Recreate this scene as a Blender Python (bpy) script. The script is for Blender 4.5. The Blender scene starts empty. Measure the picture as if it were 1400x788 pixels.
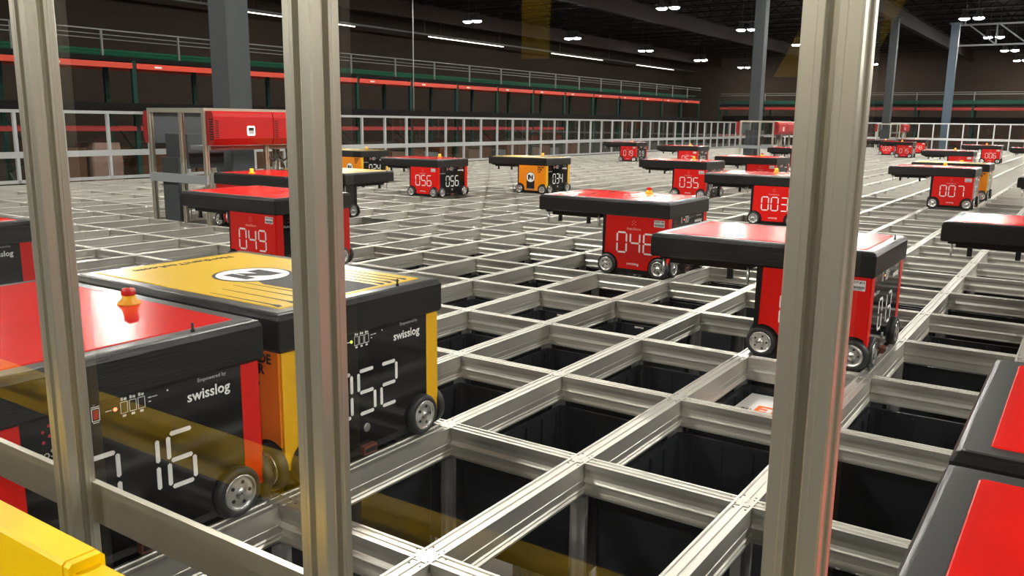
import bpy, math, random
from mathutils import Vector, Matrix
random.seed(7)
PI = math.pi
S = bpy.context.scene
COL = S.collection
A, B = 0.705, 0.4979            # cell pitch of the storage grid (x, y), grid top at z = 0

# ------------------------------------------------------------------ camera
cam_d = bpy.data.cameras.new('camera'); cam = bpy.data.objects.new('camera', cam_d); COL.objects.link(cam)
cam_d.sensor_width = 36; cam_d.lens = 1165.0 / 1400 * 36; cam_d.clip_start = 0.05; cam_d.clip_end = 300
yaw, pitch, roll = 0.5952, 0.1935, 0.012
fw = Vector((math.cos(yaw)*math.cos(pitch), math.sin(yaw)*math.cos(pitch), -math.sin(pitch)))
rt = Vector((math.sin(yaw), -math.cos(yaw), 0)); up = rt.cross(fw)
r2 = rt*math.cos(roll) + up*math.sin(roll); u2 = up*math.cos(roll) - rt*math.sin(roll)
cam.matrix_world = Matrix(((r2.x, u2.x, -fw.x, -1.3795), (r2.y, u2.y, -fw.y, -1.1597), (r2.z, u2.z, -fw.z, 0.9769), (0, 0, 0, 1)))
S.camera = cam
# ------------------------------------------------------------------ world, exposure
w = bpy.data.worlds.new('world'); S.world = w; w.use_nodes = True
w.node_tree.nodes['Background'].inputs[0].default_value = (0.9, 0.95, 1.0, 1)
w.node_tree.nodes['Background'].inputs[1].default_value = 0.004
S.view_settings.view_transform = 'Standard'; S.view_settings.look = 'None'
S.view_settings.exposure = 0.15; S.view_settings.gamma = 1.0; S.view_settings.use_curve_mapping = False
LAMP = 560.0                    # radiance of the high bay lenses
try:
    S.cycles.use_denoising = True
    S.cycles.max_bounces = 8; S.cycles.transparent_max_bounces = 12; S.cycles.sample_clamp_indirect = 6.0
    S.cycles.caustics_reflective = False; S.cycles.caustics_refractive = False
except Exception:
    pass

# ------------------------------------------------------------------ materials
MT = {}
def mat(name, col, rough=0.5, metal=0.0, coat=0.0, emit=None, es=0.0, noise=None, bump=None, spec=0.5, rnoise=None):
    m = bpy.data.materials.new(name); m.use_nodes = True
    nt = m.node_tree; b = nt.nodes['Principled BSDF']
    b.inputs['Base Color'].default_value = (*col, 1); b.inputs['Roughness'].default_value = rough
    b.inputs['Metallic'].default_value = metal; b.inputs['Coat Weight'].default_value = coat
    b.inputs['Coat Roughness'].default_value = 0.08; b.inputs['Specular IOR Level'].default_value = spec
    if emit:
        b.inputs['Emission Color'].default_value = (*emit, 1); b.inputs['Emission Strength'].default_value = es
    tc = nt.nodes.new('ShaderNodeTexCoord')
    if noise:                                   # (scale xyz, amount): blotchy value variation
        mp = nt.nodes.new('ShaderNodeMapping'); mp.inputs['Scale'].default_value = noise[0]
        nz = nt.nodes.new('ShaderNodeTexNoise'); nz.inputs['Scale'].default_value = 1.0; nz.inputs['Detail'].default_value = 4
        cr = nt.nodes.new('ShaderNodeMixRGB'); cr.blend_type = 'MIX'
        cr.inputs[1].default_value = (*[c*(1-noise[1]) for c in col], 1)
        cr.inputs[2].default_value = (*[min(1, c*(1+noise[1])) for c in col], 1)
        nt.links.new(tc.outputs['Object'], mp.inputs[0]); nt.links.new(mp.outputs[0], nz.inputs['Vector'])
        nt.links.new(nz.outputs['Fac'], cr.inputs[0]); nt.links.new(cr.outputs[0], b.inputs['Base Color'])
        if rnoise:
            mr = nt.nodes.new('ShaderNodeMapRange'); mr.inputs[3].default_value = rnoise[0]; mr.inputs[4].default_value = rnoise[1]
            nt.links.new(nz.outputs['Fac'], mr.inputs[0]); nt.links.new(mr.outputs[0], b.inputs['Roughness'])
    if bump:                                    # (axis scale xyz, strength): fine relief
        mp2 = nt.nodes.new('ShaderNodeMapping'); mp2.inputs['Scale'].default_value = bump[0]
        n2 = nt.nodes.new('ShaderNodeTexNoise'); n2.inputs['Scale'].default_value = 1.0; n2.inputs['Detail'].default_value = 2
        bp = nt.nodes.new('ShaderNodeBump'); bp.inputs['Strength'].default_value = bump[1]; bp.inputs['Distance'].default_value = 0.004
        nt.links.new(tc.outputs['Object'], mp2.inputs[0]); nt.links.new(mp2.outputs[0], n2.inputs['Vector'])
        nt.links.new(n2.outputs['Fac'], bp.inputs['Height']); nt.links.new(bp.outputs[0], b.inputs['Normal'])
    MT[name] = m
    return m
mat('track_x', (0.63, 0.615, 0.56), 0.42, 0.84, noise=((1.2, 14, 14), 0.07), rnoise=(0.42, 0.52))
mat('track_y', (0.63, 0.615, 0.56), 0.42, 0.84, noise=((14, 1.2, 14), 0.07), rnoise=(0.42, 0.52))
mat('joint', (0.60, 0.585, 0.535), 0.5, 0.8)
mat('aluminium', (0.58, 0.55, 0.45), 0.36, 0.8, noise=((25, 25, 1.5), 0.08))
mat('fence_white', (0.62, 0.64, 0.64), 0.4, 0.3)
mat('upright', (0.42, 0.41, 0.39), 0.4, 0.5)
mat('bin', (0.013, 0.015, 0.018), 0.42, noise=((6, 6, 6), 0.15), spec=0.35)
mat('glint_gloss', (0.04, 0.045, 0.05), 0.1)
mat('label', (0.75, 0.75, 0.73), 0.5)
mat('print_dark', (0.012, 0.012, 0.013), 0.6, spec=0.25)
mat('print_white', (0.86, 0.86, 0.84), 0.5)
mat('print_grey', (0.45, 0.45, 0.45), 0.5)
mat('print_orange', (0.85, 0.16, 0.02), 0.5)
mat('red_paint', (0.72, 0.006, 0.003), 0.32, coat=0.1, spec=0.35)
mat('red_housing_shaded', (0.40, 0.004, 0.004), 0.4)  # housing red darkened: weaker light on its front put into the colour
mat('red_lid', (0.74, 0.008, 0.004), 0.2, spec=0.36, noise=((4, 4, 4), 0.05), rnoise=(0.21, 0.25))
mat('yellow_paint', (0.92, 0.50, 0.003), 0.35, coat=0.1)
mat('orange_paint', (0.90, 0.27, 0.003), 0.35, coat=0.1)
mat('yellow_lid', (0.88, 0.56, 0.03), 0.3, coat=0.2)
mat('black_gloss', (0.004, 0.004, 0.0045), 0.10, spec=0.32)
mat('black_plastic', (0.007, 0.007, 0.0075), 0.34, spec=0.3)
mat('skirt_black', (0.007, 0.0065, 0.0065), 0.32, bump=((3, 3, 420), 0.35), spec=0.3)
mat('lid_rim', (0.15, 0.147, 0.143), 0.30, 0.8)
mat('rubber', (0.018, 0.019, 0.019), 0.5, spec=0.4)
mat('hub_metal', (0.70, 0.70, 0.69), 0.25, 0.9)
mat('steel', (0.55, 0.55, 0.54), 0.3, 0.9)
mat('copper_brown', (0.22, 0.075, 0.05), 0.4, 0.3)
mat('beacon_yellow', (0.9, 0.50, 0.005), 0.35)
mat('beacon_red', (0.55, 0.01, 0.01), 0.25, coat=0.4)
mat('led_red', (0.4, 0.02, 0.01), 0.4, emit=(1, 0.12, 0.06), es=5)
mat('led_green', (0.2, 0.4, 0.02), 0.4, emit=(0.55, 1, 0.05), es=2.5)
mat('led_amber', (0.6, 0.2, 0.01), 0.4, emit=(1, 0.42, 0.05), es=1.6)
mat('print_red', (0.45, 0.02, 0.015), 0.5)
mat('print_crimson', (0.38, 0.01, 0.03), 0.5)
mat('print_pink', (0.86, 0.42, 0.38), 0.5)
mat('guard_yellow', (0.95, 0.60, 0.002), 0.38, noise=((8, 3, 8), 0.05), spec=0.3)
mat('column_grey', (0.065, 0.073, 0.077), 0.6, noise=((3, 3, 1), 0.1), spec=0.08)
mat('column_blue', (0.06, 0.095, 0.13), 0.55)
mat('panel_grey', (0.09, 0.10, 0.105), 0.4, spec=0.08)
mat('panel_light', (0.36, 0.38, 0.39), 0.45)
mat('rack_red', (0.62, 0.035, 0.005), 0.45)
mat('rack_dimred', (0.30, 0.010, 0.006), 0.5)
mat('rack_green', (0.012, 0.045, 0.034), 0.5, spec=0.08)
mat('deck_green', (0.005, 0.08, 0.038), 0.5, spec=0.08)
mat('rail_grey', (0.13, 0.135, 0.135), 0.4, 0.4)
mat('band_black', (0.008, 0.008, 0.008), 0.7, spec=0.08)
mat('carton', (0.075, 0.035, 0.018), 0.75, noise=((5, 5, 5), 0.2), spec=0.08)
mat('carton_pale', (0.10, 0.065, 0.042), 0.5, spec=0.08)
mat('film', (0.20, 0.13, 0.10), 0.18, noise=((9, 9, 14), 0.35), bump=((18, 18, 9), 1.0))
mat('wall', (0.030, 0.022, 0.017), 0.85, noise=((0.35, 0.35, 0.7), 0.35), spec=0.08)
mat('concrete', (0.16, 0.155, 0.15), 0.8, noise=((0.6, 0.6, 0.6), 0.2), spec=0.08)
mat('deck_steel', (0.025, 0.025, 0.025), 0.6, spec=0.08)
mat('ceiling', (0.006, 0.005, 0.0047), 0.8, noise=((0.5, 6, 1), 0.3), spec=0.08)
mat('joist', (0.009, 0.0075, 0.007), 0.6, spec=0.08)
mat('beam_brown', (0.016, 0.008, 0.0055), 0.6, spec=0.08)
mat('lamp_housing', (0.05, 0.05, 0.052), 0.45, 0.3)
mat('truss_white', (0.50, 0.52, 0.54), 0.5)
mat('lamp_lens', (0.9, 0.9, 0.9), 0.4, emit=(1.0, 0.97, 0.90), es=LAMP)
mat('tube_lens', (0.9, 0.9, 0.9), 0.4, emit=(1.0, 0.90, 0.74), es=4)
mat('badge_lit', (0.9, 0.8, 0.7), 0.4, emit=(1.0, 0.85, 0.75), es=0.9)

def glass(name, ior, tint):
    m = bpy.data.materials.new(name); m.use_nodes = True; nt = m.node_tree; nt.nodes.clear()
    out = nt.nodes.new('ShaderNodeOutputMaterial'); mx = nt.nodes.new('ShaderNodeMixShader')
    tr = nt.nodes.new('ShaderNodeBsdfTransparent'); gl = nt.nodes.new('ShaderNodeBsdfGlossy'); fr = nt.nodes.new('ShaderNodeFresnel')
    tr.inputs[0].default_value = (*tint, 1); gl.inputs['Roughness'].default_value = 0.012; gl.inputs[0].default_value = (1, 1, 1, 1)
    fr.inputs[0].default_value = ior        # stands for both faces of the thin sheet: reflect on entry, pass on exit
    ge = nt.nodes.new('ShaderNodeNewGeometry'); sb = nt.nodes.new('ShaderNodeMath'); sb.operation = 'SUBTRACT'; sb.inputs[0].default_value = 1
    ml = nt.nodes.new('ShaderNodeMath'); ml.operation = 'MULTIPLY'
    nt.links.new(ge.outputs['Backfacing'], sb.inputs[1]); nt.links.new(sb.outputs[0], ml.inputs[0]); nt.links.new(fr.outputs[0], ml.inputs[1])
    nt.links.new(ml.outputs[0], mx.inputs[0]); nt.links.new(tr.outputs[0], mx.inputs[1]); nt.links.new(gl.outputs[0], mx.inputs[2])
    nt.links.new(mx.outputs[0], out.inputs[0]); MT[name] = m
glass('pane', 1.6, (0.97, 0.97, 0.96))
glass('pane_far', 1.5, (0.97, 0.97, 0.97))

# ------------------------------------------------------------------ mesh helpers
class MB:
    def __init__(s): s.v = []; s.f = []; s.mi = []; s.sm = []
    def face(s, ids, m=0, smooth=False): s.f.append(ids); s.mi.append(m); s.sm.append(smooth)
    def box(s, x0, x1, y0, y1, z0, z1, m=0):
        n = len(s.v)
        s.v += [(x, y, z) for z in (z0, z1) for y in (y0, y1) for x in (x0, x1)]
        for q in ((0, 2, 3, 1), (4, 5, 7, 6), (0, 1, 5, 4), (2, 6, 7, 3), (0, 4, 6, 2), (1, 3, 7, 5)): s.face([n+k for k in q], m)
        return s
    def loft(s, rings, m=0, cap=True, smooth=False):
        n0 = len(s.v); k = len(rings[0])
        for r in rings: s.v += r
        for a in range(len(rings)-1):
            for b in range(k):
                c = (b+1) % k
                s.face([n0+a*k+b, n0+a*k+c, n0+(a+1)*k+c, n0+(a+1)*k+b], m, smooth)
        if cap:
            s.face([n0+k-1-b for b in range(k)], m); s.face([n0+(len(rings)-1)*k+b for b in range(k)], m)
        return s
    def prism(s, poly, axis, t0, t1, m=0):
        # poly: 2-D points counter-clockwise; axis 'x': (y,z), 'y': (x,z), 'z': (x,y)
        def P(p, t): return {'x': (t, p[0], p[1]), 'y': (p[0], t, p[1]), 'z': (p[0], p[1], t)}[axis]
        if axis == 'y': t0, t1 = t1, t0
        return s.loft([[P(p, t0) for p in poly], [P(p, t1) for p in poly]], m)
    def lathe(s, prof, n=24, m=0, axis='z', c=(0, 0, 0), smooth=True, cap=True):
        rings = []
        for r, h in prof:
            ring = []
            for k in range(n):
                a = 2*PI*k/n; x, y = r*math.cos(a), r*math.sin(a)
                p = {'z': (x, y, h), 'y': (y, h, x), 'x': (h, x, y)}[axis]
                ring.append((p[0]+c[0], p[1]+c[1], p[2]+c[2]))
            rings.append(ring)
        return s.loft(rings, m, cap, smooth)
    def tube(s, p, q, r, n=8, m=0):
        p, q = Vector(p), Vector(q); d = (q-p).normalized()
        a = d.cross(Vector((0, 0, 1)) if abs(d.z) < 0.9 else Vector((1, 0, 0))).normalized(); b = d.cross(a)
        rings = [[tuple(o + a*(r*math.cos(2*PI*k/n)) + b*(r*math.sin(2*PI*k/n))) for k in range(n)] for o in (p, q)]
        return s.loft(rings, m, True, n > 5)
    def mesh(s, name, mats):
        me = bpy.data.meshes.new(name); me.from_pydata(s.v, [], s.f)
        for x in ([mats] if isinstance(mats, str) else mats): me.materials.append(MT[x])
        me.polygons.foreach_set('material_index', s.mi); me.polygons.foreach_set('use_smooth', s.sm)
        me.update(); return me
def obj(name, me, parent=None, loc=(0, 0, 0), rot=None):
    o = bpy.data.objects.new(name, me); COL.objects.link(o); o.location = loc
    if rot: o.rotation_euler = rot
    if parent: o.parent = parent
    return o
def tag(o, label=None, cat=None, group=None, kind=None):
    if label: o['label'] = label
    if cat: o['category'] = cat
    if group: o['group'] = group
    if kind: o['kind'] = kind
    return o
def thing(name, label, cat, loc=(0, 0, 0), rz=0.0, group=None):
    o = obj(name, None, None, loc, (0, 0, rz)); return tag(o, label, cat, group)
CACHE = {}
def cached(key, fn):
    if key not in CACHE: CACHE[key] = fn()
    return CACHE[key]
def boxmesh(name, m, *d): return MB().box(*d).mesh(name, m)
def text_mesh(txt, size, m, align='CENTER', shear=0.0, bold=0.0):
    def mk():
        c = bpy.data.curves.new('lettering', 'FONT'); c.body = txt; c.size = size; c.align_x = align; c.align_y = 'CENTER'
        c.extrude = 0.0006; c.shear = shear; c.offset = bold; c.resolution_u = 2; c.space_line = 0.85
        o = bpy.data.objects.new('tmp', c); COL.objects.link(o)
        dg = bpy.context.evaluated_depsgraph_get(); me = bpy.data.meshes.new_from_object(o.evaluated_get(dg))
        bpy.data.objects.remove(o); bpy.data.curves.remove(c)
        me.name = 'lettering'; me.materials.clear(); me.materials.append(MT[m]); return me
    return cached(('t', txt, size, m, align, shear, bold), mk)
SEG = {'0': 'abcdef', '1': 'bc', '2': 'abged', '3': 'abgcd', '4': 'fgbc', '5': 'afgcd', '6': 'afgecd', '7': 'abc', '8': 'abcdefg', '9': 'abgfcd'}
def number_mesh(num, dw=0.066, dh=0.128, pitch_=0.094, t=0.0105, m='print_white'):
    # seven-segment figures in the local x-y plane
    def mk():
        b = MB()
        def seg(x0, y0, x1, y1):
            h = t/2; g = 0.0045
            if abs(x1-x0) > abs(y1-y0):
                x0 += g; x1 -= g; p = [(x0, y0), (x0+h*0.7, y0-h), (x1-h*0.7, y0-h), (x1, y0), (x1-h*0.7, y0+h), (x0+h*0.7, y0+h)]
            else:
                y0 += g; y1 -= g; p = [(x0, y0), (x0+h, y0+h*0.7), (x0+h, y1-h*0.7), (x0, y1), (x0-h, y1-h*0.7), (x0-h, y0+h*0.7)]
            b.prism(p, 'z', -0.0002, 0.0012)
        for k, ch in enumerate(num):
            cx = (k-(len(num)-1)/2)*pitch_; l, r = cx-dw/2, cx+dw/2; d, u, c = -dh/2, dh/2, 0
            for s_ in SEG[ch]:
                seg(*{'a': (l, u, r, u), 'd': (l, d, r, d), 'g': (l, c, r, c), 'b': (r, c, r, u), 'c': (r, d, r, c), 'f': (l, c, l, u), 'e': (l, d, l, c)}[s_])
        return b.mesh('number', m)
    return cached(('n', num, t, m), mk)
def rrect(x0, x1, y0, y1, r, z, n=3):
    pts = []
    for cx, cy, a0 in ((x1-r, y1-r, 0), (x0+r, y1-r, PI/2), (x0+r, y0+r, PI), (x1-r, y0+r, 3*PI/2)):
        for k in range(n+1):
            a = a0 + PI/2*k/n; pts.append((cx+r*math.cos(a), cy+r*math.sin(a), z))
    return pts
def slotted(w):                 # square T-slot extrusion section of width w, counter-clockwise
    h = w/2; g = 0.0045*w/0.04; d = 0.009*w/0.04; e = 0.0015
    side = [(-h+e, -h), (-h*0.5, -h), (-h*0.5+.0008, -h+.0008), (-g-.0008, -h+.0008), (-g, -h), (-g, -h+d), (g, -h+d), (g, -h), (g+.0008, -h+.0008), (h*0.5-.0008, -h+.0008), (h*0.5, -h), (h-e, -h)]
    out = []
    for k in range(4):
        c, s_ = math.cos(k*PI/2), math.sin(k*PI/2)
        out += [(x*c-y*s_, x*s_+y*c) for x, y in side]
    return out

# ------------------------------------------------------------------ the hall (structure)
X0, X1, Y0, Y1, ZF, ZC = -18.0, 64.0, -20.0, 26.8, -5.0, 6.4
tag(obj('floor', boxmesh('floor', 'concrete', X0, X1, Y0, Y1, ZF-0.2, ZF)), kind='structure')
tag(obj('wall_left', boxmesh('wall_left', 'wall', X0, X1, Y1, Y1+0.2, ZF, ZC)), kind='structure')
tag(obj('wall_right', boxmesh('wall_right', 'wall', X0, X1, Y0-0.2, Y0, ZF, ZC)), kind='structure')
tag(obj('wall_back', boxmesh('wall_back', 'wall', X1, X1+0.2, Y0, Y1, ZF, ZC)), kind='structure')
tag(obj('wall_front', boxmesh('wall_front', 'wall', X0-0.2, X0, Y0, Y1, ZF, ZC)), kind='structure')
ceil = tag(obj('ceiling', boxmesh('ceiling', 'ceiling', X0, X1, Y0, Y1, ZC, ZC+0.2)), kind='structure')
jm = cached('joist', lambda: MB().box(-0.05, 0.05, Y0, Y1, -0.06, 0).box(-0.05, 0.05, Y0, Y1, -0.55, -0.49).mesh('joist', 'joist'))
webm = MB()
for k in range(46):
    y = Y0+0.3+k; webm.tube((0, y, -0.05), (0, y+0.5, -0.5), 0.02, 4); webm.tube((0, y+0.5, -0.5), (0, y+1.0, -0.05), 0.02, 4)
webm = webm.mesh('joist_web', 'joist')
x = X0+1.0
while x < X1:
    j = obj('joist', jm, ceil, (x, 0, ZC)); obj('joist_web', webm, j); x += 2.05
gm = MB().box(X0, X1, -0.12, 0.12, -0.66, -0.62).box(X0, X1, -0.02, 0.02, -0.62, -0.04).box(X0, X1, -0.12, 0.12, -0.04, 0).mesh('girder', 'beam_brown')
for y in (-11.0, -2.3, 6.5, 15.4, 23.8): obj('girder', gm, ceil, (0, y, ZC-0.5))
pl = tag(obj('floor_platform', boxmesh('platform', 'deck_steel', -4.5, -0.80, -5.0, 8.6, -0.16, -0.12)), kind='structure')

# ------------------------------------------------------------------ storage grid
grid = thing('storage_grid', 'wide grid of bare aluminium tracks that the red and yellow robots drive on', 'track grid')
def track_profile(wd, flat):
    h = wd/2
    half = [(h, 0.0), (h-0.002, -0.016), (h-0.006, -0.030), (h-0.007, -0.044), (h+0.000, -0.050), (h+0.003, -0.054), (h+0.003, -0.058), (h-0.006, -0.064), (h-0.007, -0.082), (h+0.007, -0.088), (h+0.007, -0.094)]
    if flat: half = [(h, 0.0), (h-0.001, -0.010), (h-0.001, -0.048), (h-0.003, -0.050), (h-0.001, -0.052), (h-0.001, -0.072), (h+0.003, -0.076), (h+0.003, -0.079), (h-0.001, -0.082), (h+0.004, -0.088), (h+0.004, -0.094)]
    top = [(-h, 0), (-h+0.007, 0), (-h+0.0085, -0.0035), (-0.0045, -0.0035), (-0.0035, -0.0005), (0.0035, -0.0005), (0.0045, -0.0035), (h-0.0085, -0.0035), (h-0.007, 0)]
    # counter-clockwise: right side going up, top right-to-left, left side going down
    return [(x_, z_) for x_, z_ in reversed(half)] + [(x_, z_) for x_, z_ in reversed(top)][:-1] + [(-x_, z_) for x_, z_ in half]
IX0, IX1, JY0, JY1 = -1, 54, -5, 23
WX, WY = 0.056, 0.050
px = track_profile(WX, True); py = track_profile(WY, False)
txm = MB().prism(px, 'x', IX0*A-0.028, IX1*A+0.028).mesh('track_x', 'track_x')
for j in range(JY0, JY1+1): obj('long_track', txm, grid, (0, j*B, 0))
tym = MB().prism([(-p[0], p[1]) for p in py][::-1], 'y', -B/2+WX/2, B/2-WX/2).mesh('track_y', 'track_y')
cells = []
for i in range(IX0, IX1+1):
    for j in range(JY0, JY1):
        dx, dy = i*A+1.38, (j+0.5)*B+1.16
        ang = math.atan2(dy, dx)
        seen = -0.05 < ang < 1.2 and dx > 0
        cells.append(((0 if seen else 100) + math.hypot(dx, dy), i, j))
cells.sort()
for d, i, j in cells[:300]: obj('cross_track', tym, grid, (i*A, (j+0.5)*B, 0))
rest = MB()
prof_lo = [(WY/2+.004, -0.094), (WY/2, 0), (WY/2-.006, 0), (WY/2-.006, -.007), (-WY/2+.006, -.007), (-WY/2+.006, 0), (-WY/2, 0), (-WY/2-.004, -0.094)]
prof_lo = [(-p[0], p[1]) for p in prof_lo][::-1]
for d, i, j in cells[300:]:
    rest.prism([(p[0]+i*A, p[1]) for p in prof_lo], 'y', j*B+WX/2, (j+1)*B-WX/2)
tag(obj('cross_tracks', rest.mesh('cross_tracks', 'track_y'), grid), kind='stuff')
# joint plates with screws on the nearest crossings
jp = MB().box(-0.027, 0.027, -0.027, 0.027, -0.02, -0.0008)
jp.lathe([(0.006, -0.0009), (0.006, 0.0)], 8, 0)
for sx in (-1, 1):
    for sy in (-1, 1): jp.lathe([(0.0035, -0.0009), (0.0035, -0.0002)], 6, 1, c=(sx*0.02, sy*0.02, 0))
for sx in (-1, 1):
    for o_ in (-1, 1):
        jp.lathe([(0.003, -0.0034), (0.003, -0.0026)], 6, 1, c=(sx*0.043, o_*0.016, 0)); jp.lathe([(0.003, -0.0034), (0.003, -0.0026)], 6, 1, c=(o_*0.016, sx*0.043, 0))
jpm = jp.mesh('joint_plate', ['joint', 'print_dark'])
upm = MB().prism([(0.026, -0.008), (0.026, 0.008), (0.010, 0.010), (0.008, 0.026), (-0.008, 0.026), (-0.010, 0.010), (-0.026, 0.008), (-0.026, -0.008), (-0.010, -0.010), (-0.008, -0.026), (0.008, -0.026), (0.010, -0.010)], 'z', ZF, -0.094).mesh('upright', 'upright')
for i in range(-1, 10):
    for j in range(-3, 12):
        obj('joint_plate', jpm, grid, (i*A, j*B, 0)); obj('upright', upm, grid, (i*A, j*B, 0))

# ------------------------------------------------------------------ bins in the cells
def bin_mesh():
    b = MB(); hx, hy, H, t = 0.3245, 0.2245, 0.33, 0.008
    o = [rrect(-hx+.012, hx-.012, -hy+.012, hy-.012, .02, -H), rrect(-hx+.006, hx-.006, -hy+.006, hy-.006, .02, -0.03),
         rrect(-hx, hx, -hy, hy, .02, -0.03), rrect(-hx, hx, -hy, hy, .02, 0), rrect(-hx+.014, hx-.014, -hy+.014, hy-.014, .018, 0),
         rrect(-hx+.020, hx-.020, -hy+.020, hy-.020, .018, -H+.006)]
    b.loft(o, 0, False); n = len(b.v); k = len(o[0])
    b.face(list(range(n-k, n)), 0); b.face([k-1-q for q in range(k)], 0)
    for q in range(6):          # moulded ribs inside the walls
        x_ = -0.27+0.108*q
        for s_ in (-1, 1):
            y_ = s_*(hy-.0165); b.box(x_-.003, x_+.003, min(y_, y_-s_*.007), max(y_, y_-s_*.007), -H+.01, -0.012, 0)
    for q in range(4):
        y_ = -0.165+0.11*q
        for s_ in (-1, 1):
            x_ = s_*(hx-.0165); b.box(min(x_, x_-s_*.007), max(x_, x_-s_*.007), y_-.003, y_+.003, -H+.01, -0.012, 0)
    return b.mesh('bin', 'bin')
bm_ = bin_mesh(); blm = boxmesh('bin_label', 'label', -0.003, 0, -0.026, 0.026, -0.009, 0.0)
rimm = MB()
for q in range(7): rimm.box(-0.27+q*0.09-.012, -0.27+q*0.09+.012, -0.004, 0.004, -0.004, 0.0015)
rimm = rimm.mesh('rim_clip', 'bin')
gm_ = boxmesh('content', 'glint_gloss', -0.27, 0.27, -0.18, 0.18, -0.32, -0.24)
near = sorted(((math.hypot((i+.5)*A+1.38, (j+.5)*B+1.16), i, j) for i in range(-1, 14) for j in range(-4, 14)))
deep = {(0, 0): -0.47, (0, -1): -0.80, (1, -2): -0.47, (3, 0): -0.47, (4, 0): -0.47, (2, 3): -0.12, (0, -2): -0.47, (-1, 0): -0.47, (-1, 1): -0.47}
for d, i, j in near[:170]:
    z = deep.get((i, j)); 
    if z is None: z = -0.115 if random.random() < 0.72 else -0.455
    L = 'open dark grey plastic storage bin sunk in a cell between aluminium tracks'
    if (i, j) == (2, -1): z = -0.115; L = 'dark grey storage bin holding the white box with orange lettering'
    L = {(0, 0): 'dark storage bin low in the open cell in front of robot 052', (1, 0): 'dark storage bin in the cell right beside the front wheel of robot 052',
         (1, -1): 'dark storage bin in the large cell just left of the right post foot', (2, 0): 'dark storage bin in the cell left of the bin with the white box',
         (2, -2): 'dark storage bin right of the post and below the front wheel of robot 013'}.get((i, j), L)
    if (i, j) == (0, -1): L = 'dark storage bin deep below the front tracks holding an added glossy block for a lamp glint'
    t = thing('storage_bin', L, 'bin', ((i+.5)*A, (j+.5)*B, z), 0, None if L.startswith('dark') else 'storage bins in the grid cells')
    obj('bin_shell', bm_, t); 
    if (i*7+j*3) % 3 == 0: obj('bin_label', blm, t, (0.304, 0.06, -0.006))
    obj('rim_clip', rimm, t, (0, 0.2165, 0)); obj('rim_clip', rimm, t, (0, -0.2165, 0))
    if (i, j) == (0, -1): obj('glint_block', gm_, t, (0, 0, 0.23))  # glossy block added to mirror a ceiling lamp as a glint
# the white box with orange lettering
bx = thing('product_box', 'white cardboard box with orange lettering inside a bin behind the right post', 'box', (2.5*A+0.16, -0.5*B+0.03, -0.43))
b = MB(); b.loft([rrect(-0.13, 0.13, -0.15, 0.15, .004, 0), rrect(-0.13, 0.13, -0.15, 0.15, .004, 0.29)]); obj('carton', b.mesh('carton', 'label'), bx)
obj('flap_seam', boxmesh('flap_seam', 'print_grey', -0.13, 0.13, -0.0012, 0.0012, 0.29, 0.2904), bx, (0, -0.09, 0))
obj('orange_letters', text_mesh('ET', 0.10, 'print_orange', bold=0.004), bx, (-0.06, 0.02, 0.2905), (0, 0, -PI/2))
obj('small_letters', text_mesh('BSL', 0.035, 'print_dark'), bx, (-0.085, 0.10, 0.2905), (0, 0, -PI/2))

# ------------------------------------------------------------------ robots
def lid_shell():
    b = MB(); x0, x1, y0, y1 = -0.3285, 0.3285, -0.2445, 0.718
    def R(i, z): return rrect(x0+i, x1-i, y0+i, y1-i, max(.006-i*.3, .003), z)
    b.loft([R(.005, .386), R(0, .393), R(0, .472), R(.007, .4855), R(.014, .487)])
    return b.mesh('lid', 'skirt_black')
def lid_rim():
    b = MB(); x0, x1, y0, y1 = -0.3285, 0.3285, -0.2445, 0.718
    def R(i, z): return rrect(x0+i, x1-i, y0+i, y1-i, .008, z)
    b.loft([R(.014, .4865), R(.016, .4895), R(.050, .4895), R(.050, .4865)], 0, False); return b.mesh('lid_rim', 'lid_rim')
def lid_panel(m):
    b = MB(); x0, x1, y0, y1 = -0.3285, 0.3285, -0.2445, 0.718
    def R(i, z): return rrect(x0+i, x1-i, y0+i, y1-i, .006, z)
    b.loft([R(.0505, .486), R(.0505, .4895), R(.053, .4915)]); return b.mesh('top_panel', m)
def wheel_mesh():               # axis along -y, outer face at y = -0.03
    return MB().lathe([(0.030, 0.0), (0.060, 0.0), (0.0645, -0.004), (0.0650, -0.012), (0.0640, -0.021), (0.060, -0.0265), (0.053, -0.029), (0.0475, -0.0285), (0.0465, -0.020)], 28, 0, 'y').mesh('wheel', 'rubber')
def hub_mesh():
    b = MB().lathe([(0.0465, -0.018), (0.0462, -0.0295), (0.043, -0.0302), (0.0395, -0.0270), (0.034, -0.0258), (0.018, -0.0275), (0.010, -0.0280), (0.008, -0.0310), (0.003, -0.0315)], 24, 0, 'y')
    for k in range(5):
        a = 2*PI*k/5+0.3; c = (0.027*math.sin(a), 0, 0.027*math.cos(a))
        b.lathe([(0.0048, -0.026), (0.0048, -0.0276)], 8, 1, 'y', c)
    b.lathe([(0.0028, -0.0312), (0.0028, -0.0322)], 6, 1, 'y')
    return b.mesh('hub', ['hub_metal', 'print_dark'])
def side_panel(m):              # thin coloured panel, outer face at x = -0.322, wheel arches cut out at its foot
    y_l, y_r = 0.199, -0.229
    prof = [(y_r, 0.385), (y_l, 0.385), (y_l, 0.136)] + [(0.185+0.078*math.sin(t_), 0.064+0.078*math.cos(t_)) for t_ in [0.26-0.22*k for k in range(9)]] + [(0.107, 0.045), (-0.107, 0.045)]
    prof += [(-0.185+0.078*math.sin(t_), 0.064+0.078*math.cos(t_)) for t_ in [1.5-0.22*k for k in range(9)]] + [(y_r, 0.128)]
    b = MB(); b.prism(prof[::-1], 'x', -0.3225, -0.3125); return b.mesh('side_panel', m)
def front_panel():
    return MB().box(-0.262, 0.262, -0.2335, -0.226, 0.040, 0.386).mesh('front_panel', 'black_gloss')
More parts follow.
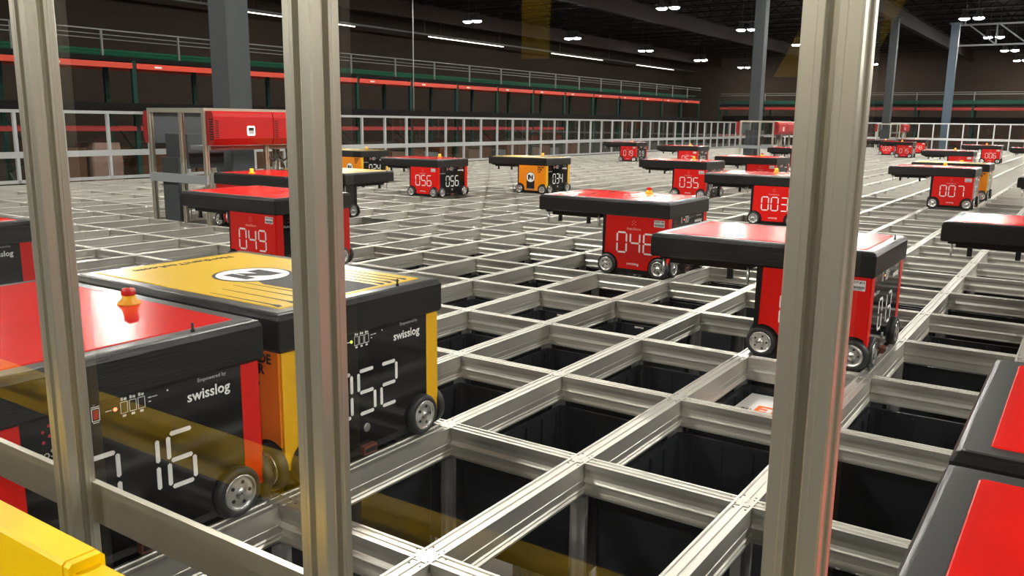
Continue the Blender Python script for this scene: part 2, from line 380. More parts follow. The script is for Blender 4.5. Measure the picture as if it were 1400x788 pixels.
def strip(m):
    return MB().prism([(-0.0265, 0.386), (-0.0265, 0.10), (0.004, 0.060), (0.0265, 0.060), (0.0265, 0.386)], 'y', -0.2345, -0.2215).mesh('corner_strip', m)
def body_mesh():
    b = MB().box(-0.312, 0.312, -0.2260, 0.229, 0.030, 0.388)
    b.box(-0.300, 0.300, -0.218, 0.220, 0.012, 0.030)
    return b.mesh('body', 'black_plastic')
def icons():                    # switches and status boxes of the front panel, flat print
    b = MB()
    def frame(x0, x1, z0, z1, t=.0013, m=0):
        for q in ((x0, x1, z0, z0+t), (x0, x1, z1-t, z1), (x0, x0+t, z0, z1), (x1-t, x1, z0, z1)): b.box(q[0], q[1], -.0010, 0, q[2], q[3], m)
    frame(-.1165, -.0985, .348, .376); b.box(-.113, -.102, -.0012, 0, .352, .372, 1)
    b.box(-.1165, -.0985, -.001, 0, .3785, .3800); b.box(-.1145, -.1005, -.001, 0, .3440, .3455); b.box(-.112, -.108, -.001, 0, .383, .386)
    for k in range(3):
        x_ = -.052+.0205*k; frame(x_, x_+.017, .348, .374)
        b.box(x_+.002, x_+.007, -.001, 0, .377, .384); b.box(x_+.009, x_+.015, -.001, 0, .377, .382); b.box(x_+.004, x_+.012, -.001, 0, .340, .345)
    b.box(.014, .022, -.001, 0, .366, .3685); b.box(.024, .036, -.001, 0, .3665, .368); b.box(.014, .020, -.001, 0, .357, .359)
    b.box(-.086, -.072, -.001, 0, .3615, .3630); b.lathe([(.0022, -.001), (.0022, 0)], 8, 0, 'y', (.062, 0, .372))
    return b.mesh('panel_icons', ['print_white', 'print_red'])
def dots_mesh(m, s=1.0):
    b = MB()
    for x_, y_ in ((0, .016), (-.011, .007), (.011, .007), (0, -.002), (-.011, -.011), (.011, -.011)):
        b.lathe([(.0030*s, -.0003), (.0030*s, .0010)], 8, 0, 'z', (x_*s, y_*s, 0), smooth=False)
    return b.mesh('logo_dots', m)
def id_label():
    b = MB().box(-.036, .036, -.021, .021, -.0003, .0008, 0)
    for k in range(22):
        x_ = -.031+.0029*k; b.box(x_, x_+(.0016 if k % 3 else .0022), -.013, -.003, .0008, .0011, 1)
    b.box(-.026, .026, -.0175, -.0155, .0008, .0011, 1)
    return b.mesh('id_label', ['label', 'print_dark'])
def logo_round(r):              # white disc with a dark bent N mark, black ring around
    b = MB(); b.lathe([(r*1.09, -.0003), (r*1.09, .0004)], 32, 1, smooth=False); b.lathe([(r, .0004), (r, .0008)], 32, 0, smooth=False)
    k = r
    for poly in ([(-.62*k, -.50*k), (-.18*k, -.50*k), (-.18*k, .02*k), (.22*k, -.50*k), (.22*k, -.02*k), (-.20*k, .52*k), (-.62*k, .52*k)],
                 [(.62*k, .50*k), (.30*k, .50*k), (.30*k, .06*k), (-.12*k, .50*k), (.30*k, -.10*k), (.30*k, -.50*k), (.62*k, -.50*k)]):
        b.prism(poly if poly[0][0] < 0 else poly, 'z', .0008, .0012, 1)
    return b.mesh('round_logo', ['print_white', 'print_dark'])
def lid_stripes():              # black band and speed lines printed on the yellow lid
    b = MB(); z0, z1 = .4914, .4919
    b.prism([(-.075, -.180), (.110, -.180), (.110, .10), (.06, .16), (-.06, .16), (-.085, .10)], 'z', z0, z1)
    for k, x_ in enumerate((-.26, -.205, -.15, -.105, .135, .168, .202, .236)):
        ye = .20-.02*abs(4-k)
        b.prism([(x_-.013, -.180), (x_+.002, -.180), (x_+.010, -.160), (x_+.004, -.140), (x_+.0015, ye), (x_-.0005, ye), (x_-.004, -.140)], 'z', z0, z1)
    return b.mesh('lid_stripes', 'print_dark')
def logo_shield():
    return MB().box(-.065, .065, -.060, .060, -.0003, .0006).mesh('logo_block', 'print_dark')
def swl(size): return text_mesh('swisslog', size, 'print_white', bold=0.0006)

RW = [(x_, -1) for x_ in (-0.232, 0.232)]
def robot(num, i, j, colour, label, detail=2, rev=False, led='led_red', beacon_on=False, logo=True):
    red = colour == 'red'
    t = thing('warehouse_robot', label, 'robot', ((i+.5)*A, (j+.5)*B, 0), PI if rev else 0, 'storage robots on the track grid')
    obj('body', cached('body', body_mesh), t)
    # wheels: two on each of the four sides
    wm, hm = cached('wheel', wheel_mesh), cached('hub', hub_mesh)
    for x_ in (-0.232, 0.232):
        for loc, rz in (((x_, -0.2240, 0.0660), 0), ((x_, 0.2270, 0.0660), PI)):
            o = obj('wheel', wm, t, loc, (0, 0, rz)); obj('hub', hm, o)
    for y_ in (-0.185, 0.185):
        for loc, rz in (((-0.3130, y_, 0.0660), -PI/2), ((0.3130, y_, 0.0660), PI/2)):
            o = obj('wheel', wm, t, loc, (0, 0, rz)); obj('hub', hm, o)
    # coloured side panels with figures
    spm = cached(('sp', colour), lambda: side_panel('red_paint' if red else 'orange_paint'))
    for sgn in (-1, 1):
        sp = obj('side_panel', spm, t, (0, 0, 0), (0, 0, 0 if sgn < 0 else PI))
        if sgn > 0: sp.location = (0, -0.024, 0)
        R = (PI/2, 0, -PI/2); X = -0.3226
        if red:
            obj('number', number_mesh(num), sp, (X, -0.012, 0.216), R)
            obj('logo_dots', cached('dots_w', lambda: dots_mesh('print_pink')), sp, (X, 0.0, 0.345), R)
            obj('maker_name', text_mesh('AutoStore', 0.024, 'print_pink'), sp, (X, 0.0, 0.307), R)
            obj('brand_name', text_mesh('swisslog', 0.026, 'print_white'), sp, (X, 0.0, 0.080), R)
            obj('id_label', cached('idl', id_label), sp, (X, -0.176, 0.352), R)
            if detail == 2: obj('label_text', text_mesh('ROBOT #%d' % int(num), 0.0125, 'print_dark', bold=0.0003), sp, (X-.0008, -0.176, 0.364), R)
        else:
            obj('logo_block', cached('lsh', logo_shield), sp, (X, 0.010, 0.115), R)
            obj('round_logo', cached('lr', lambda: logo_round(.066)), sp, (X, 0.010, 0.225), R)
            obj('web_text', text_mesh('NorthernTool.com', 0.016, 'print_white', bold=0.0004), sp, (X-.0006, 0.010, 0.065), R)
            obj('slogan', text_mesh('MADE\nFOR\nUS.', 0.036, 'print_dark', 'LEFT', bold=0.0014), sp, (X, -0.105, 0.332), R)
    # glossy black front with figures
    fp = obj('front_panel', cached('fp', front_panel), t)
    R = (PI/2, 0, 0); Y = -0.2336
    obj('number', number_mesh(num), fp, (-0.006, Y, 0.204), R)
    obj('brand_name', swl(0.036), fp, (0.170, Y, 0.340), R)
    if detail:
        obj('small_text', text_mesh('Empowered by', 0.013, 'print_grey'), fp, (0.180, Y, 0.374), R)
        obj('panel_icons', cached('icons', icons), fp, (0, Y, 0))
        obj('status_light', cached(('led', led), lambda: MB().lathe([(.0042, -.0015), (.0042, 0)], 12, 0, 'y').mesh('status_light', led)), fp, (-0.064, Y, 0.362))
        obj('logo_dots', cached('dots_r', lambda: dots_mesh('print_crimson', 1.2)), fp, (-0.205, Y, 0.348), R)
        obj('maker_name', text_mesh('AutoStore', 0.026, 'print_grey'), fp, (-0.205, Y, 0.308), R)
        obj('sensor', cached('sensor', lambda: MB().lathe([(.013, 0), (.013, -.003), (.010, -.004)], 16, 0, 'y').mesh('sensor', 'steel')), fp, (-0.010, Y, 0.094))
        o = obj('contact_block', cached('cblock', lambda: MB().box(-.026, .026, -.018, 0, -.012, .014).box(-.022, .022, -.020, -.018, -.006, .006, 1).mesh('contact_block', ['copper_brown', 'print_dark'])), t, (-0.012, -0.2330, 0.030))
    cm = cached(('strip', colour), lambda: strip('red_paint' if red else 'yellow_paint'))
    obj('corner_strip', cm, t, (0.2885, 0, 0)); obj('corner_strip', cached(('strip2', colour), lambda: MB().prism([(0.0265, 0.060), (0.0265, 0.386), (-0.0265, 0.386), (-0.0265, 0.060)], 'y', -0.2345, -0.2215).mesh('corner_strip', 'red_paint' if red else 'yellow_paint')), t, (-0.2885, 0, 0))
    # cantilevered lid
    ld = obj('lid', cached('lid', lid_shell), t)
    obj('lid_rim', cached('lidrim', lid_rim), ld)
    obj('top_panel', cached(('lp', colour), lambda: lid_panel('red_lid' if red else 'yellow_lid')), ld)
    if not red:
        obj('lid_stripes', cached('ls', lid_stripes), ld)
        obj('round_logo', cached('lrb', lambda: logo_round(.112)), ld, (0, .255, .4918), (0, 0, PI))
        obj('web_text', text_mesh('NorthernTool.com', 0.048, 'print_dark', bold=0.0012), ld, (0, .600, .4916), (0, 0, PI))
    bl = (0.225, 0.16, 0.4915)
    obj('beacon_base', cached('bb', lambda: MB().lathe([(.030, 0), (.030, .004), (.018, .016), (.017, .024)], 20).mesh('beacon_base', 'beacon_yellow')), ld, bl)
    obj('beacon_cap', cached(('bc', beacon_on), lambda: MB().lathe([(.016, .024), (.0175, .026), (.0175, .037), (.015, .042), (.006, .044)], 20).mesh('beacon_cap', 'led_amber' if beacon_on else 'beacon_red')), ld, bl)
    obj('antenna', cached('ant', lambda: MB().lathe([(.005, 0), (.005, .006), (.003, .008), (.0035, .020), (.002, .022)], 10).mesh('antenna', 'black_plastic')), ld, (0.145, -0.222, .4890))
    # gripper and its guide pins below the cantilever
    obj('gripper_plate', cached('gp', lambda: MB().box(-0.29, 0.29, 0.262, 0.685, 0.372, 0.388).box(-0.26, 0.26, 0.29, 0.65, 0.352, 0.372).mesh('gripper_plate', 'black_plastic')), t)
    pm = cached('pin', lambda: MB().lathe([(.007, 0), (.007, -.052), (.004, -.066), (.004, -.074)], 10).mesh('guide_pin', 'steel'))
    for x_ in (-0.285, 0.285):
        for y_ in (0.275, 0.665): obj('guide_pin', pm, t, (x_, y_, 0.372))
    hk = cached('hook', lambda: MB().box(-.006, .006, -.012, .012, -.036, 0).box(-.010, .010, -.012, .012, -.044, -.036).mesh('gripper_hook', 'black_plastic'))
    for x_ in (-0.27, 0.27):
        for y_ in (0.36, 0.58): obj('gripper_hook', hk, t, (x_, y_, 0.355))
    return t
rb = robot
rb('016', -1, 1, 'red', 'red lidded robot numbered 016 with black front closest to the left post', led='led_red')
rb('052', 0, 1, 'yellow', 'yellow lidded robot numbered 052 with black speed lines and a round logo', led='led_green')
rb('028', 0, 6, 'red', 'red robot cut off by the left photo edge behind the left post')
rb('049', 3, 6, 'red', 'red robot showing 049 beside the middle post in front of the service cage')
rb('031', 5, 10, 'red', 'red lidded robot parked right under the red housing of the near service cage', rev=True, beacon_on=True)
rb('038', 6, 10, 'yellow', 'yellow lidded robot whose overhang points right just past the middle post', rev=True)
rb('024', 12, 16.9, 'yellow', 'orange yellow robot numbered 024 between middle post and robot 056', 2, beacon_on=True)
rb('056', 10, 11.5, 'red', 'red robot showing 056 on both of its visible sides', beacon_on=True)
rb('034', 12, 10, 'yellow', 'orange yellow robot numbered 034 standing alone before the long fence', beacon_on=True)
rb('046', 5, 2, 'red', 'red robot numbered 046 in mid grid with its overhang to the left')
rb('019', 26, 17, 'red', 'small far red robot numbered 019 close to the long fence', 1)
rb('062', 23, 12, 'red', 'far red robot numbered 062 behind robot 035', 1, beacon_on=True)
rb('035', 13, 6, 'red', 'red robot numbered 035 left behind the robot numbered 003', beacon_on=True)
rb('037', 16, 5.5, 'red', 'red robot numbered 037 just left of the right post behind robot 003')
rb('003', 9.75, 2.3, 'red', 'red robot whose figures begin 00, half hidden by the right post', beacon_on=True)
rb('044', 24, 7.5, 'red', 'tiny far red robot left of the right post below the far service cage', 1, beacon_on=True)
rb('013', 3, -1, 'red', 'large red robot numbered 013 crossed by the right post', led='led_amber')
rb('015', 39, 7.2, 'red', 'far red robot numbered 015 right of the right post', 1, beacon_on=True)
rb('022', 42, 9.0, 'red', 'far red robot peeping out left behind robot 015', 1, beacon_on=True)
rb('048', 46, 8, 'red', 'far red robot peeping out right behind robot 015', 1, beacon_on=True)
rb('091', 25.6, 1.8, 'red', 'red robot with long overhang right behind robot 007', 1, beacon_on=True)
rb('006', 35.5, 2, 'red', 'far red robot numbered 006 near the back fence', 1, beacon_on=True)
rb('007', 14.2, 0, 'red', 'red robot numbered 007 right of the right post', beacon_on=True)
rb('027', 16.4, 0, 'yellow', 'orange yellow robot half hidden right behind robot 007')
rb('033', 32, -0.7, 'red', 'far red robot at the right photo edge near the back fence', 1)
rb('009', 12, -3, 'red', 'robot of which only the black lid end enters at the right photo edge')
rb('011', 5, -3, 'red', 'red lidded robot entering at the right edge above the grid, lamp glints on its lid')
rb('017', 0, -4, 'red', 'upper of the two red lids in the bottom right corner')
rb('012', -1, -4, 'red', 'lower of the two red lids in the bottom right corner')

# ------------------------------------------------------------------ near glazed fence
fx = -0.7645                    # centre plane of posts and panes
nf = thing('glazed_fence', 'near fence of slotted aluminium posts with clear panes in front of the camera', 'fence')
pm_ = MB().prism(slotted(0.04), 'z', -0.12, 2.6).mesh('post', 'aluminium')
PY = [2.64, 2.10, 1.58, 1.06, 0.547, 0.029, -0.498, -1.006, -1.525, -2.04]
for y in PY: obj('post', pm_, nf, (fx, y, 0))
rlm = cached('nrail', lambda: MB().prism(slotted(0.04), 'z', -2.36, 2.36).mesh('rail', 'aluminium'))
for a, b2 in zip(PY[:-1], PY[1:]):
    obj('pane', boxmesh('pane', 'pane', fx+0.008, fx+0.012, b2+0.018, a-0.018, -0.05, 2.55), nf)
    h = MB().box(fx+0.013, fx+0.023, b2+0.014, a-0.014, 0.385, 0.440)
    h.box(fx+0.013, fx+0.023, b2+0.014, a-0.014, 0.440, 0.448); h.box(fx+0.023, fx+0.025, b2+0.014, a-0.014, 0.385, 0.390)
    obj('mid_rail', h.mesh('mid_rail', 'aluminium'), nf)
obj('bottom_rail', MB().box(fx-0.02, fx+0.02, PY[-1], PY[0], -0.12, -0.08).mesh('bottom_rail', 'aluminium'), nf)
obj('top_rail', MB().box(fx-0.02, fx+0.02, PY[-1]-.02, PY[0]+.02, 2.6, 2.64).mesh('top_rail', 'aluminium'), nf)

# yellow guard beam on the camera side
gb = thing('guard_rail', 'slim bright yellow guard rail in the bottom left corner', 'guard rail')
def beam_seg(y0, y1, ins, dz=0.0):      # angle section: flat top, deep skirt on the camera side, short lip towards the pane
    a, b, t = -0.939+ins, -0.896-ins, 0.490-ins-dz
    return MB().prism([(a, 0.405), (a+0.006, 0.405), (a+0.006, t-0.024), (b-0.006, t-0.024), (b, t-0.022), (b, t-0.004), (b-0.004, t), (a+0.004, t), (a, t-0.004)], 'y', y0, y1)
obj('beam', beam_seg(-0.262, 2.6, 0.0).mesh('beam', 'guard_yellow'), gb)
obj('end_cap', beam_seg(-0.275, -0.2645, 0.0005).mesh('end_cap', 'guard_yellow'), gb)
obj('sleeve', beam_seg(-0.266, -0.260, 0.004).mesh('sleeve', 'print_dark'), gb)
obj('beam', beam_seg(-2.4, -0.275, 0.003, 0.009).mesh('beam', 'guard_yellow'), gb)
for y in (2.3, 0.9, -1.9): obj('support_post', boxmesh('support_post', 'guard_yellow', -0.932, -0.903, y-0.02, y+0.02, -0.12, 0.462), gb)

# ------------------------------------------------------------------ far fences
def fence(name, label, horizontal, const, a0, a1, step, zt, zm):
    t = thing(name, label, 'fence')
    def bx(u0, u1, c0, c1, z0, z1, m):
        return boxmesh('rail', m, u0, u1, c0, c1, z0, z1) if horizontal else boxmesh('rail', m, c0, c1, u0, u1, z0, z1)
    obj('top_rail', bx(a0, a1, const-.022, const+.022, zt-.045, zt, 'fence_white'), t)
    obj('mid_rail', bx(a0, a1, const-.028, const+.020, zm-.045, zm+.045, 'fence_white'), t)
    obj('bottom_rail', bx(a0, a1, const-.022, const+.022, 0.0, .045, 'fence_white'), t)
    pmh = boxmesh('post', 'fence_white', -.022, .022, -.022, .022, 0.0, zt-.045)
    n = int((a1-a0)/step)
    pn = (boxmesh('pane', 'pane_far', .022, step-.022, -.004, 0, -.04, zt-.05) if horizontal else boxmesh('pane', 'pane_far', 0, .004, .022, step-.022, -.04, zt-.05))
    for k in range(n+1):
        u = a0+k*step; l = (u, const, 0) if horizontal else (const, u, 0)
        obj('post', pmh, t, l)
        if k < n: obj('pane', pn, t, l)
    return t
fence('perimeter_fence', 'long white framed fence along the left side of the track grid', True, 11.77, -0.05, 38.0, 0.708, 1.06, 0.41)
fence('perimeter_fence', 'white framed fence across the far right end of the track grid', False, 38.14, -2.6, 11.75, 0.5545, 1.10, 0.45)

# ------------------------------------------------------------------ service cages with red housings
def housing(m='red_housing_shaded'):     # local: hangs on plane y = 0, protrudes to -y, x from 0 to 0.68
    pr = [(0, 0.73), (0, 1.035), (-0.085, 1.035), (-0.10, 1.015), (-0.104, 0.985), (-0.11, 0.980), (-0.11, 0.79), (-0.085, 0.73)]
    return MB().prism(pr, 'x', 0.0, 0.668).mesh('housing', m)
def station(x0, y0, label, n_units=2):
    t = thing('service_cage', label, 'service cage', (x0, y0, 0))
    L, D, H = 0.68*n_units+0.04, 0.86, 1.06
    pmh = MB().prism(slotted(0.04), 'z', 0.0, H-0.04).mesh('post', 'aluminium')
    for x_ in (0.02, L-0.02):
        for y_ in (0.02, 0.36, D-0.02): obj('post', pmh, t, (x_, y_, 0.002))
    for k in range(1, n_units):
        for y_ in (0.02, D-0.02): obj('post', pmh, t, (0.02+k*0.68, y_, 0.002))
    for y_ in (0.0, D-0.04): obj('top_rail', boxmesh('top_rail', 'aluminium', 0, L, y_, y_+0.04, H-0.04, H), t)
    for x_ in (0.0, L-0.04): obj('top_rail', boxmesh('top_rail', 'aluminium', x_, x_+0.04, 0.04, D-0.04, H-0.04, H), t)
    for x_ in (0.0, L-0.022): obj('side_rail', boxmesh('side_rail', 'panel_light', x_-.006, x_+.016, -0.01, D+.01, 0.375, 0.455), t)
    obj('side_pane', boxmesh('side_pane', 'pane_far', 0.018, 0.022, 0.04, D-0.04, 0.455, H-0.04), t)
    hm = cached('hous', housing)
    vm = cached('vents', lambda: MB().mesh('x', 'print_dark') if False else (lambda b: [b.box(-.0015, .0, -.095+.0*k, -.045, .78+.022*k, .79+.022*k) for k in range(9)] and b.mesh('vent_slots', 'print_dark'))(MB()))
    vf = cached('ventsf', lambda: (lambda b: [b.box(.012, .05, -.1115, -.1095, .80+.018*k, .808+.018*k) for k in range(9)] and b.mesh('vent_slots', 'print_dark'))(MB()))
    for k in range(n_units):
        for sgn in ((0, 1) if k == 0 else (0,)):
            h = obj('housing', hm, t, (0.02+0.68*k, 0.0, 0) if sgn == 0 else (0.02+0.68*k+0.674, D, 0), (0, 0, 0 if sgn == 0 else PI))
            obj('vent_slots', vm, h); obj('vent_slots', vf, h)
            if sgn == 0 and k == 0:
                obj('lit_badge', cached('badge', lambda: MB().prism([(0.372, 0.815), (0.442, 0.815), (0.452, 0.825), (0.452, 0.895), (0.442, 0.905), (0.372, 0.905), (0.362, 0.895), (0.362, 0.825)], 'y', -0.113, -0.1095).mesh('lit_badge', 'badge_lit')), h)
                obj('badge_screen', boxmesh('badge_screen', 'print_grey', 0.378, 0.436, -0.1145, -0.1125, 0.83, 0.862), h)
                obj('badge_screen', boxmesh('badge_screen', 'print_dark', 0.378, 0.436, -0.1145, -0.1125, 0.862, 0.888), h)
    obj('back_panel', boxmesh('back_panel', 'panel_grey', 0.03, 0.69, D-0.012, D-0.002, 0.73, 1.02), t)
    obj('control_box', MB().box(0.10, 0.50, 0.40, 0.74, 0.50, 0.82).mesh('control_box', 'panel_grey'), t)
    obj('shelf_plate', boxmesh('shelf_plate', 'panel_light', 0.10, L-0.1, 0.06, 0.36, 0.68, 0.72), t)
    obj('white_tray', boxmesh('white_tray', 'fence_white', 0.06, 0.50, 0.05, 0.12, 0.40, 0.47), t)
    obj('backplate', boxmesh('backplate', 'panel_grey', 0.06, 0.12, 0.52, 0.76, 0.0, 0.60), t)
    for k, (xa, ya) in enumerate(((0.75, 0.1), (0.9, 0.12), (1.0, 0.1))):
        c = MB(); pts = [(xa, ya, 0.72), (xa+.03, ya-.02, 0.62), (xa+.10, ya, 0.56), (xa+.2, ya+.02, 0.60), (xa+.24, ya, 0.50), (xa+.22, ya, 0.40)]
        for p, q in zip(pts[:-1], pts[1:]): c.tube(p, q, .009, 6)
        obj('cable', c.mesh('cable', 'rail_grey'), t)
    for xa in (0.95, 1.0, 1.12): obj('conduit', MB().tube((xa, 0.2, 0.0), (xa, 0.2, 0.73), .018, 8).mesh('conduit', 'aluminium'), t)
    return t
station(3.50, 5.50, 'near service cage with red housings left of the middle post')
station(19.85, 5.50, 'distant service cage with red housings left of the right post')
station(36.0, 5.50, 'farthest small service cage right of the right post', 2)

# ------------------------------------------------------------------ columns
def column(cx, cy, s, label, m='column_grey'):
    t = thing('building_column', label, 'column', (cx, cy, ZF))
    b = MB(); h = s/2
    b.loft([rrect(-h, h, -h, h, .015, 0), rrect(-h, h, -h, h, .015, ZC-0.66-0.5-ZF)]); obj('shaft', b.mesh('shaft', m), t)
    obj('base_plate', boxmesh('base_plate', m, -h-.1, h+.1, -h-.1, h+.1, 0, 0.03), t)
    obj('cap_plate', boxmesh('cap_plate', m, -h-.08, h+.08, -h-.08, h+.08, ZC-0.66-0.5-ZF, ZC-0.66-0.5-ZF+.03), t)
column(4.86, 6.83, 0.30, 'thick grey steel column rising behind the near service cage')
column(20.8, 6.30, 0.28, 'grey steel column rising behind the distant service cage left of right post')
column(37.05, 6.25, 0.30, 'grey steel column rising behind the farthest service cage')
column(40.2, 4.45, 0.32, 'bluish steel column standing behind the right end fence', 'column_blue')

# ------------------------------------------------------------------ pallet racking and walkway along the left wall
def rack(label, horizontal, const, a0, n, step, beams, depth=1.1):
    t = thing('pallet_rack', label, 'pallet rack')
    def mk(u0, u1, c0, c1, z0, z1, m, nm):
        return boxmesh(nm, m, u0, u1, c0, c1, z0, z1) if horizontal else boxmesh(nm, m, c0, c1, u0, u1, z0, z1)
    um = mk(-.05, .05, -.04, .04, ZF, 2.2, 'rack_green', 'upright')
    br = MB()
    z = ZF+0.3
    while z < 0.9:
        p, q = (0, 0, z), (0, depth, z+0.9)
        if not horizontal: p, q = (0, 0, z), (depth, 0, z+0.9)
        br.tube(p, q, .022, 4); br.tube((q[0], q[1], q[2]), (p[0], p[1], z+1.2), .022, 4); z += 1.2
    br = br.mesh('brace', 'rack_green')
    for k in range(n+1):
        u = a0+k*step
        for c in (const, const+depth): obj('upright', um, t, (u, c, 0) if horizontal else (c, u, 0))
        obj('brace', br, t, (u, const, 0) if horizontal else (const, u, 0))
    for z0, z1, m, k0, k1 in beams:
        for k in range(k0, k1):
            u = a0+k*step
            for c in (const-.05, const+depth+.03):
                bb = obj('beam', cached(('beam', horizontal, z1-z0, m, step), lambda: mk(.05, step-.05, -.02, .02, 0, z1-z0, m, 'beam')), t, (u, c, z0) if horizontal else (c, u, z0))
            if m == 'rack_red':
                l = cached(('bl', horizontal), lambda: mk(0, .18, -.0225, -.0205, .035, .075, 'label', 'beam_label'))
                obj('beam_label', l, t, (u+.5, const-.05, z0) if horizontal else (const-.05, u+.5, z0))
    return t
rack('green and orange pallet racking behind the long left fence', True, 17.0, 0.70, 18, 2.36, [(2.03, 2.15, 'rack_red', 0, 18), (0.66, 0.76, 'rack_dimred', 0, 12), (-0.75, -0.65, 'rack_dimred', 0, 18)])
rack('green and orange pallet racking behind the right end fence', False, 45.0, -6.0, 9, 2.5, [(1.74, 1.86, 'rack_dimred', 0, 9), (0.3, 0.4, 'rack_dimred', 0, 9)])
def walkway(label, horizontal, const, a0, a1, z, step=1.9):
    t = thing('walkway', label, 'walkway')
    def mk(nm, m, u0, u1, c0, c1, z0, z1):
        return boxmesh(nm, m, u0, u1, c0, c1, z0, z1) if horizontal else boxmesh(nm, m, c0, c1, u0, u1, z0, z1)
    obj('deck', mk('deck', 'deck_steel', a0, a1, const, const+2.0, z, z+.05), t)
    obj('edge_beam', mk('edge_beam', 'band_black', a0, a1, const-.04, const, z-.02, z+.08), t)
    obj('kick_plate', mk('kick_plate', 'deck_green' if horizontal else 'rack_green', a0, a1, const+.9, const+.93, z+.10, z+.28), t)
    obj('kick_plate', mk('kick_plate', 'deck_green' if horizontal else 'rack_green', a0, a1, const+.3, const+.33, z+.20, z+.24), t)
    obj('hand_rail', mk('hand_rail', 'rail_grey', a0, a1, const+.02, const+.05, z+.62, z+.645), t)
    obj('hand_rail', mk('hand_rail', 'rail_grey', a0, a1, const+1.9, const+1.93, z+.60, z+.62), t)
    obj('mid_bar', mk('mid_bar', 'rail_grey', a0, a1, const+.02, const+.05, z+.52, z+.535), t)
    bm2 = mk('baluster', 'rail_grey', -.02, .02, .02, .06, z+.05, z+.63); u = a0
    while u < a1: obj('baluster', bm2, t, (u, const, 0) if horizontal else (const, u, 0)); u += step
walkway('dark walkway with green kick plates and thin railing above the left racking', True, 17.05, 0.0, 43.6, 2.20)
walkway('dark walkway with thin railing above the far right racking', False, 45.0, -6.0, 16.5, 1.95, 2.5)
tag(obj('cable_tray', boxmesh('cable_tray', 'band_black', -2.0, 42.0, 16.55, 16.75, 1.09, 1.27)), 'long black cable tray just above the left fence top', 'cable tray')
tag(obj('cable_tray', boxmesh('cable_tray', 'band_black', 44.2, 44.4, -6.0, 16.0, 1.10, 1.40)), 'black cable tray just above the right end fence', 'cable tray')
# goods on the racking
sh = tag(obj('rack_shelf', boxmesh('rack_shelf', 'deck_steel', 0.7, 33.0, 17.1, 18.0, -0.65, -0.62)), 'low dark shelf decking in the left racking behind the fence', 'shelf')
w_ = thing('wrapped_pallet', 'film wrapped pallet load left of the near service cage behind the fence', 'pallet load', (9.45, 17.5, -0.62))
b = MB(); b.loft([rrect(-.36, .36, -.4, .4, .05, .12), rrect(-.37, .37, -.41, .41, .05, .6), rrect(-.30, .33, -.38, .38, .06, 1.02)]); obj('wrapped_load', b.mesh('wrapped_load', 'film'), w_)
obj('pallet', MB().box(-.42, .42, -.42, .42, .08, .12).box(-.42, -.34, -.42, .42, 0, .08).box(-.05, .05, -.42, .42, 0, .08).box(.34, .42, -.42, .42, 0, .08).mesh('pallet', 'carton'), w_)
def carton(x, y, z, sx, sy, sz, m, label):
    t = thing('carton', label, 'carton', (x, y, z)); b = MB(); b.loft([rrect(-sx, sx, -sy, sy, .01, 0), rrect(-sx, sx, -sy, sy, .01, sz)])
    obj('box', b.mesh('box', m), t); obj('tape', boxmesh('tape', 'carton_pale', -sx-.001, sx+.001, -.03, .03, sz-.1, sz+.002), t)
carton(8.55, 17.5, -0.62, .40, .4, .92, 'carton', 'brown carton left beside the film wrapped pallet load')
cols = ['carton', 'carton_pale', 'carton', 'panel_grey']
for k in range(26):
    x = 10.14+0.05+0.44+2.36*(k//3)+(k % 3)*0.74; hgt = random.uniform(.45, 1.0)
    t = thing('carton', 'carton standing on the low rack shelf behind the left fence', 'carton', (x, 17.5, -0.62), 0, 'cartons on the low rack shelf')
    obj('box', cached(('ct', k % 5), lambda: MB().loft([rrect(-.34, .34, -.36, .36, .01, 0), rrect(-.34, .34, -.36, .36, .01, hgt)]).mesh('box', cols[k % 4])), t)

# ------------------------------------------------------------------ lamps
lens = MB().lathe([(0.195, 0.0), (0.185, -0.012), (0.14, -0.045), (0.08, -0.062), (0.01, -0.068)], 16).mesh('lens', 'lamp_lens')
hous = MB().lathe([(0.05, 0.30), (0.09, 0.29), (0.10, 0.14), (0.20, 0.02), (0.21, 0.0), (0.20, -0.005)], 16).mesh('reflector', 'lamp_housing')
brk = MB().box(-0.03, 0.03, -0.34, 0.34, 0.30, 0.34).tube((0, -.2, .33), (0, -.2, ZC-5.0), .008, 6).tube((0, .2, .33), (0, .2, ZC-5.0), .008, 6).mesh('hanger', 'lamp_housing')
for k in range(-5, 5):
    for m in range(-2, 3):
        x, y = 27.9+8.2*k, 3.4+8.7*m
        t = thing('high_bay_lamp', 'twin high bay lamp hanging below the dark ceiling', 'lamp', (x, y, 5.0), 0, 'twin high bay lamps')
        obj('hanger', brk, t)
        for s_ in (-1, 1):
            h = obj('reflector', hous, t, (0, s_*0.24, 0)); obj('lens', lens, h)
# white roof truss lit by a lamp, top right
t = thing('lit_truss', 'pale steel truss glowing beside the lamp in the top right corner', 'truss', (43.3, 2.6, 0))
b = MB(); b.box(-.05, .05, -2.2, 2.2, 4.55, 4.62); obj('bottom_chord', b.mesh('chord', 'truss_white'), t)
obj('top_chord', boxmesh('chord', 'truss_white', -.05, .05, -2.2, 2.2, 5.45, 5.52), t)
for y in (-1.8, -0.6, 0.6):
    obj('web_bar', MB().tube((0, y, 4.6), (0, y+1.1, 5.46), .035, 6).mesh('web', 'truss_white'), t); obj('web_bar', MB().tube((0, y, 4.6), (0, y, 5.46), .035, 6).mesh('web', 'truss_white'), t)
for y in (-1.9, 1.9): obj('hanger_bar', MB().tube((0, y, 5.5), (0, y, ZC), .03, 6).mesh('web', 'truss_white'), t)
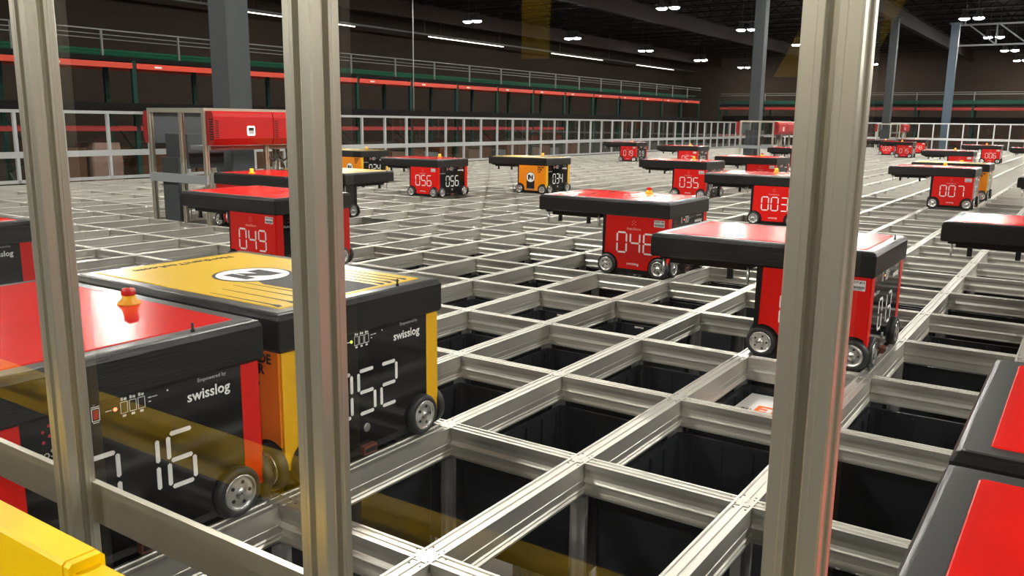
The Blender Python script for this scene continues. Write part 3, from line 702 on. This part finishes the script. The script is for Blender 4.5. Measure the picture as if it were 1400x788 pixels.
# slender tube lights along the left wall
for k in range(4):
    x = 20.2+11.3*k
    t = thing('tube_light', 'long warm tube light hanging along the dark left wall', 'lamp', (x, 26.2, 4.95), 0, 'tube lights along the left wall')
    obj('trough', MB().prism([(-.09, .06), (-.03, .0), (.03, .0), (.09, .06), (.09, .08), (-.09, .08)], 'x', 0, 6.5).mesh('trough', 'lamp_housing'), t)
    obj('tube', MB().tube((0.1, 0, -0.02), (6.4, 0, -0.02), .022, 8).mesh('tube', 'tube_lens'), t)
    for q in (1.0, 5.5): obj('hanger', MB().tube((q, 0, .07), (q, 0, ZC-4.95), .008, 6).mesh('hanger', 'lamp_housing'), t)
# pipes under the roof along the left wall
for z, y, r_, L in ((5.55, 25.0, .05, 'upper long pipe running under the roof along the left wall'), (4.86, 25.1, .045, 'lower long pipe running under the roof along the left wall')):
    t = thing('roof_pipe', L, 'pipe', (0, y, z)); obj('pipe', MB().tube((-5, 0, 0), (62, 0, 0), r_, 8).mesh('pipe', 'rail_grey'), t)
    for q in range(0, 60, 6): obj('pipe_hanger', MB().tube((q, 0, r_), (q, 0, ZC-z), .01, 6).mesh('pipe_hanger', 'rail_grey'), t)

# yellow gantry behind the camera, mirrored faintly in the panes
t = thing('yellow_gantry', 'yellow steel gantry mirrored faintly in the upper panes', 'gantry', (-3.0, 0, 0))
for y in (-4.4, 8.0): obj('gantry_leg', boxmesh('gantry_leg', 'guard_yellow', -.05, .05, y-.05, y+.05, -.12, 2.3), t)
obj('header', boxmesh('header', 'guard_yellow', -.05, .05, -4.45, 8.05, 2.3, 2.4), t)
obj('brace_plate', MB().prism([(-.527, 1.125), (-.253, 1.13), (-.85, 2.3), (-1.05, 2.3)], 'x', -.02, .02).mesh('brace_plate', 'guard_yellow'), t)
for y in (.655, .715): obj('drop_bar', boxmesh('drop_bar', 'guard_yellow', -.02, .02, y-.022, y+.022, 1.215, 2.3), t)

t = thing('drop_conduit', 'thin pale conduit hanging straight down in front of the left racking', 'conduit', (19.05, 16.4, 1.3))
obj('pipe', MB().tube((0, 0, 0), (0, 0, ZC-1.3), .014, 6).mesh('pipe', 'fence_white'), t)
obj('end_fitting', MB().tube((0, 0, -.05), (0, 0, .03), .024, 8).mesh('end_fitting', 'rail_grey'), t)
